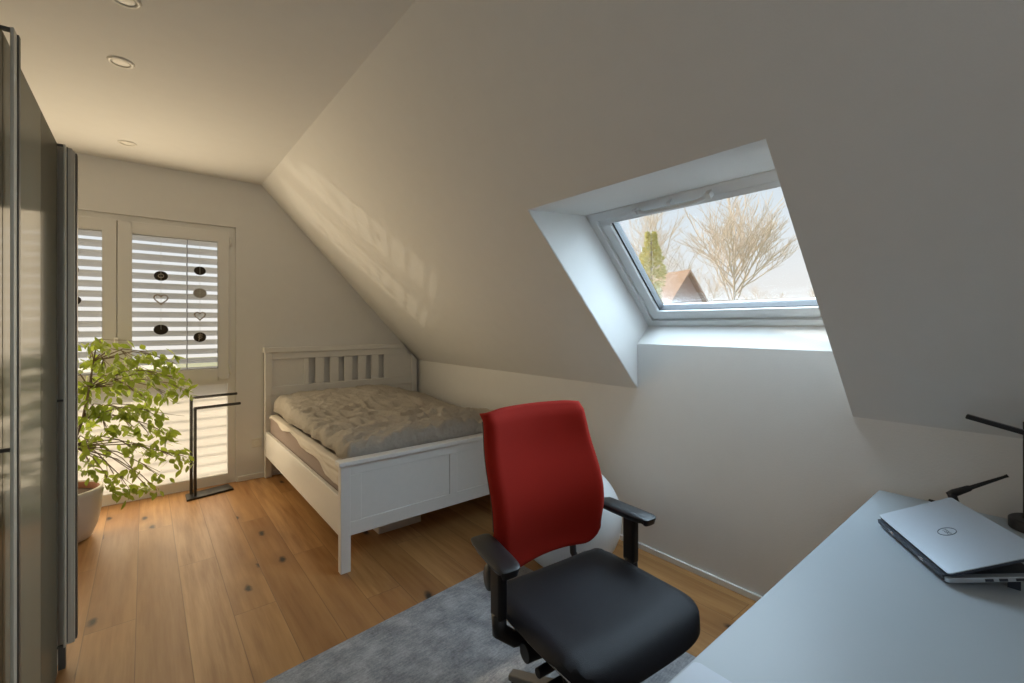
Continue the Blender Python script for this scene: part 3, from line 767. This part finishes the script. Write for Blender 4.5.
def xprism(mtx, x0, x1, y0, y1, r, z0, z1): return MB().prism([mtx @ Vector((x, y, z0)) for x, y in rounded(x0, x1, y0, y1, r)], (mtx.to_3x3() @ Vector((0, 0, z1-z0))))
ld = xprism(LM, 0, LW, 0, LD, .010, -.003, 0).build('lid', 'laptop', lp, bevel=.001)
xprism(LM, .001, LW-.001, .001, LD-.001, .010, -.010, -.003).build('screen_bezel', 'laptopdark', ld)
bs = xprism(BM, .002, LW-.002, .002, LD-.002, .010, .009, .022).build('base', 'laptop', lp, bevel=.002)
xprism(BM, .02, LW-.02, .03, LD-.02, .006, .0218, .0235).build('keyboard', 'laptopdark', bs)
for y in (.085, .115, .15):
    MB().box((.0012, y, .0115), (.006, y+.018, .0185), BM).build('port', 'laptopdark', bs)
for x in (.05, LW-.05):
    MB().box((x-.012, .014, .0), (x+.012, .026, .010), BM).build('foot', 'laptopdark', bs)
    q_ = BM @ Vector((x, LD-.05, .008)); MB().box((q_.x-.012, q_.y-.012, 0), (q_.x+.012, q_.y+.012, q_.z+.002)).build('riser_leg', 'laptopdark', bs)
MB().box((.012, -.0015, .013), (LW-.012, .014, .026), BM).build('hinge_strip', 'laptopdark', lp)
for x in (.115, .285): MB().tube([BM @ Vector((x-.010, .001, .020)), BM @ Vector((x+.010, .001, .020))], .0055, 10).build('hinge', 'chrome', lp, smooth=True)
cx, cyl = LW*.50, LD*.47
m_ = MB().tube([LM @ Vector((cx+.022*math.cos(a_), cyl+.022*math.sin(a_), .0002)) for a_ in [2*PI*k/32 for k in range(33)]], .0012, 6)
m_.build('logo_ring', 'logo', ld)
fc = bpy.data.curves.new('logo_text', 'FONT'); fc.body = 'DELL'; fc.size = .0155; fc.align_x = 'CENTER'; fc.align_y = 'CENTER'; fc.extrude = .0002
tmp = bpy.data.objects.new('t', fc); COL.objects.link(tmp); bpy.context.view_layer.update()
me = bpy.data.meshes.new_from_object(tmp.evaluated_get(bpy.context.evaluated_depsgraph_get())); bpy.data.objects.remove(tmp)
fl = Matrix.Scale(-1, 4, (1, 0, 0)) if flip else Matrix.Identity(4)
me.transform(LM @ Matrix.Translation((cx, cyl, .0004)) @ Matrix.Rotation(PI, 4, 'Z') @ fl)
lt = bpy.data.objects.new('logo_text', me); COL.objects.link(lt); lt.parent = ld; me.materials.clear(); me.materials.append(MT['logo'])

# ------------------------------------------------------------------ small black device with an antenna, cable, lamp
an = empty('wireless_receiver', (2.33, .20, DZ), 0, 'small black device with a slanted antenna on the desk behind the laptop', 'device')
m_ = MB().box((-.025, .0, 0), (.045, .06, .022)); m_.build('body', 'black', an, bevel=.006)
P0, P1 = Vector((.03, .062, .070)), Vector((.05, -.072, .165))
m_ = MB().tube([(.02, .04, .015), (.025, .055, .045), P0], [.013, .015, .014], 8); m_.build('hinge', 'black', an, smooth=True)
m_ = MB().tube([P0-(P1-P0)*.08, P0.lerp(P1, .05), P0.lerp(P1, .34), P0.lerp(P1, .38), P1, P1+(P1-P0)*.06], [.010, .0135, .0105, .0075, .0045, .006], 10); m_.build('antenna', 'black', an, smooth=True)
pts = [(2.436, .335, DZ+.005), (2.425, .31, DZ+.006), (2.40, .27, DZ+.006), (2.375, .235, DZ+.008), (2.345, .215, DZ+.012)]
o = MB().tube([Vector(p)-Vector((2.4, .27, DZ)) for p in pts], .005, 8).build('power_cable', 'black', smooth=True, loc=(2.4, .27, DZ)); tag(o, 'short black cable along the back edge of the desk by the knee wall', 'cable')
la = empty('desk_lamp', (2.37, .045, DZ), 0, 'black desk lamp with a thin horizontal bar head at the right edge', 'lamp')
MB().lathe([(0, 0), (.075, 0), (.075, .032), (.07, .038), (0, .038)], seg=36).build('base', 'black', la, smooth=True, bevel=.004)
MB().tube([(0, .030, .03), (0, .030, .37)], .010, 10).build('pole', 'black', la, smooth=True)
hd = MB(); q0 = Vector((2.30, .218, 1.098)); q1 = Vector((2.30, -.25, .985)); c0 = Vector((2.37, .045, DZ))
dr = (q1-q0).normalized(); sd2 = Vector((1, 0, 0)); up2 = sd2.cross(dr)
hd.hexa([q0+dr*t*(q1-q0).length+sd2*a_*.012+up2*b_*.008-c0 for t in (0, 1) for a_ in (-1, 1) for b_ in (-1, 1)])
hd.build('head_bar', 'black', la, bevel=.003)
mm = q0.lerp(q1, .36)-c0
MB().tube([(0, .030, .355), (mm.x, mm.y, mm.z)], .009, 8).build('joint', 'black', la, smooth=True)

# ------------------------------------------------------------------ outside, seen through the skylight
def ray(u, v, t):
    r = (u-512)/F_; return Vector(((math.sin(AY)+r*math.cos(AY))*t, (math.cos(AY)-r*math.sin(AY))*t, 1.43+(CY_-v)/F_*t))
GZ = -4.0
LEFT = Vector((-math.cos(AY), math.sin(AY), 0)); AWAY = Vector((math.sin(AY), math.cos(AY), 0))
def house(label, apex, ridge, half, pitch, length, wallmat, roofmat):
    e = empty('house', (apex.x, apex.y, GZ), 0, label, 'house', 'houses outside the skylight'); o0 = Vector(e.location)
    r_ = ridge.normalized(); s_ = Vector((-r_.y, r_.x, 0)); drop = half*pitch
    ap = apex-o0
    ev = lambda s, t, ex=0: ap+s_*s*(half+ex)+r_*t+Vector((0, 0, -drop-ex*pitch))
    m_ = MB().prism([ap, ev(-1, 0), ev(-1, 0)*1. - Vector((0, 0, ev(-1, 0).z)), ev(1, 0)-Vector((0, 0, ev(1, 0).z)), ev(1, 0)], r_*length)
    m_.build('wall', wallmat, e)
    m_ = MB()
    for s in (-1, 1):
        a0, a1 = ap-r_*.25+Vector((0, 0, .06)), ap+r_*(length+.25)+Vector((0, 0, .06)); b0, b1 = ev(s, -.25, .35)+Vector((0, 0, .06)), ev(s, length+.25, .35)+Vector((0, 0, .06))
        m_.prism([a0, a1, b1, b0], (0, 0, .16))
    m_.build('roof', roofmat, e)
house('brown gabled house seen through the skylight, left of the bare tree', ray(687, 274, 24), LEFT*.42+AWAY*.9, 3.6, 1.28, 9, 'roof_mauve', 'roof_tan')
house('small distant house with grey gable at the foot of the bare tree', ray(757, 302, 46), LEFT*.95+AWAY*.3, 3., 1.3, 8, 'roof_grey', 'roof_tan')
house('low distant house with tan roof at the right end of the skylight', ray(797, 303, 44), -LEFT*.9+AWAY*.5, 3., .8, 12, 'housewall', 'roof_tan')

def bare_tree(label, u, vtop, t, spread, seed, ubase=None, dens=1.):
    R_ = random.Random(seed)
    base = ray(ubase or u, 320, t); base.z = GZ; top = ray(u, vtop, t).z; H = top-GZ
    e = empty('bare_tree', base, 0, label, 'tree', 'bare trees outside the skylight')
    tr, tw = MB(), MB()
    def grow(p, d, L, r, depth):
        n = 3; pts = [p]; q = p; dd = d.copy()
        for k in range(n):
            dd = (dd+Vector((R_.gauss(0, .13), R_.gauss(0, .13), R_.gauss(.04, .06)))).normalized(); q = q+dd*L/n; pts.append(q)
        (tr if depth < 2 else tw).tube(pts, [r*(1-.12*k) for k in range(n+1)], 5 if depth < 2 else 3, cap=False)
        if depth >= 5: return
        kids = 13 if depth == 0 else (3 if depth < 4 else int(3*dens))
        for k in range(kids+ (1 if depth < 3 else 0)):
            f = R_.uniform(.42, 1.) if k else 1.
            pp = pts[0].lerp(pts[-1], f) if f < 1 else pts[-1]
            az = R_.uniform(0, 2*PI); out = Vector((math.cos(az), math.sin(az), R_.uniform(-.05, .5)))
            nd = (dd*(1.0 if k == 0 else .55)+out*spread*(.35 if k == 0 else (1.45 if depth == 0 else 1.2))).normalized()
            grow(pp, nd, L*R_.uniform(.55, .78)*((.40 if k else .40) if depth == 0 else 1), r*(.62 if k else .75), depth+1)
    grow(Vector((0, 0, 0)), Vector((0, 0, 1)), H*.78, H*.0085, 0)
    tr.build('trunk', 'birch', e, smooth=True); tw.build('twigs', 'twig', e)
bare_tree('tall pale bare tree in the middle of the skylight view', 736, 232, 34, .36, 5, 733, 1.)
bare_tree('thin bare tree behind the conifer at the left of the skylight', 652, 228, 62, .42, 9, 655, .7)
bare_tree('small distant bare tree low in the skylight, right of the tall bare tree', 766, 300, 60, .5, 21, 768, .7)
bare_tree('bare treetop at the right edge of the skylight view', 815, 290, 84, .45, 33, 814, .7)
def conifer():
    top = ray(651, 234, 16); base = top.copy(); base.z = GZ
    e = empty('conifer', base, 0, 'narrow yellow green conifer at the left of the skylight view', 'tree'); H = top.z-GZ; R_ = random.Random(4)
    MB().tube([(0, 0, 0), (0, 0, H*.97)], [.16, .02], 8).build('trunk', 'bark', e, smooth=True)
    f = MB()
    for k in range(3400):
        t = 1-R_.random()**1.4; z = H*(.05+.95*t); 
        rr = .68*(.18+.34*min(1, (1-t)*6)+1.0*max(0, .66-t))*math.sqrt(R_.uniform(.1, 1)); az = R_.uniform(0, 2*PI)
        rr *= 1+.35*math.sin(z*3+az*2)
        p = Vector((rr*math.cos(az), rr*math.sin(az), z)); d = Vector((math.cos(az), math.sin(az), R_.uniform(-.3, .9)))
        leaf(f, p, d, Vector((R_.gauss(0, 1), R_.gauss(0, 1), R_.gauss(0, 1))), .16, .035)
    f.build('foliage', 'conifer', e)
conifer()
struct(MB().box((3.2, -60, GZ-.2), (90, 90, GZ)).build('ground', 'ground'))
# pale ground added on the window side so the slat gaps look bright
struct(MB().box((-90, 6.2, GZ-.2), (3.2, 90, GZ)).build('ground', 'pale_ground'))

# ------------------------------------------------------------------ world and lights
wo = bpy.data.worlds.new('sky'); SC.world = wo; wo.use_nodes = True
nt = wo.node_tree; bg = nt.nodes['Background']
tc = nt.nodes.new('ShaderNodeTexCoord'); sx = nt.nodes.new('ShaderNodeSeparateXYZ'); nt.links.new(tc.outputs['Generated'], sx.inputs[0])
rp = nt.nodes.new('ShaderNodeValToRGB'); nt.links.new(sx.outputs[2], rp.inputs[0])
el = rp.color_ramp.elements; el[0].position = 0.; el[0].color = (.93, .90, .84, 1); el[1].position = .6; el[1].color = (.45, .60, .78, 1)
for p_, c_ in ((.05, (.90, .90, .88)), (.17, (.80, .86, .90)), (.28, (.68, .78, .86))): q = el.new(p_); q.color = (*c_, 1)
nt.links.new(rp.outputs[0], bg.inputs[0]); bg.inputs[1].default_value = 1.0

def area(name, loc, target, sx_, sy_, power, col, spread=PI):
    l = bpy.data.lights.new(name, 'AREA'); l.shape = 'RECTANGLE'; l.size = sx_; l.size_y = sy_; l.energy = power; l.color = col; l.spread = spread
    o = bpy.data.objects.new(name, l); COL.objects.link(o); o.location = loc
    o.rotation_euler = (Vector(target)-Vector(loc)).to_track_quat('-Z', 'Y').to_euler(); return o
sun = bpy.data.lights.new('sun', 'SUN'); sun.energy = 4.4; sun.angle = math.radians(.6); sun.color = (1, .86, .66)
so = bpy.data.objects.new('sun', sun); COL.objects.link(so)
so.rotation_euler = Vector((.25, -1, -.63)).to_track_quat('-Z', 'Y').to_euler()
area('window_light', (-.15, D-.02, 1.25), (-.05, 0, 1.15), 1.45, 2.0, 31, (1, .80, .53))
wc = sp(SLN/2, (YA+YB)/2, .75); area('skylight_light', wc, wc-Nv, 2.3, 1.9, 128, (.64, .84, 1.0))
area('fill_light', (.2, -1.1, 2.1), (1.0, 2.5, 1.1), 2.2, 1.2, 5.0, (.88, .94, 1.0))
area('skylight_top_light', (1.85, 1.16, 3.4), (2.45, 1.14, .6), 1.1, .9, 95, (.68, .86, 1.0))
sl_ = bpy.data.lights.new('glint', 'SPOT'); sl_.energy = 240; sl_.color = (1, .86, .62); sl_.spot_size = math.radians(19); sl_.spot_blend = .25; sl_.shadow_soft_size = .008
so2 = bpy.data.objects.new('glint', sl_); COL.objects.link(so2); so2.location = (-3., 6.6, .3); so2.rotation_euler = (Vector((.215, D, 1.62))-so2.location).to_track_quat('-Z', 'Y').to_euler()

# ------------------------------------------------------------------ camera
cam = bpy.data.cameras.new('camera'); co = bpy.data.objects.new('camera', cam); COL.objects.link(co)
co.location = (0, 0, 1.43); co.rotation_euler = (PI/2, 0, -AY)
cam.sensor_width = 36; cam.lens = F_/1024*36; cam.shift_y = (CY_-341.5)/1024; cam.clip_start = .05; cam.clip_end = 300
SC.camera = co
SC.view_settings.view_transform = 'Standard'; SC.view_settings.look = 'None'; SC.view_settings.exposure = 0
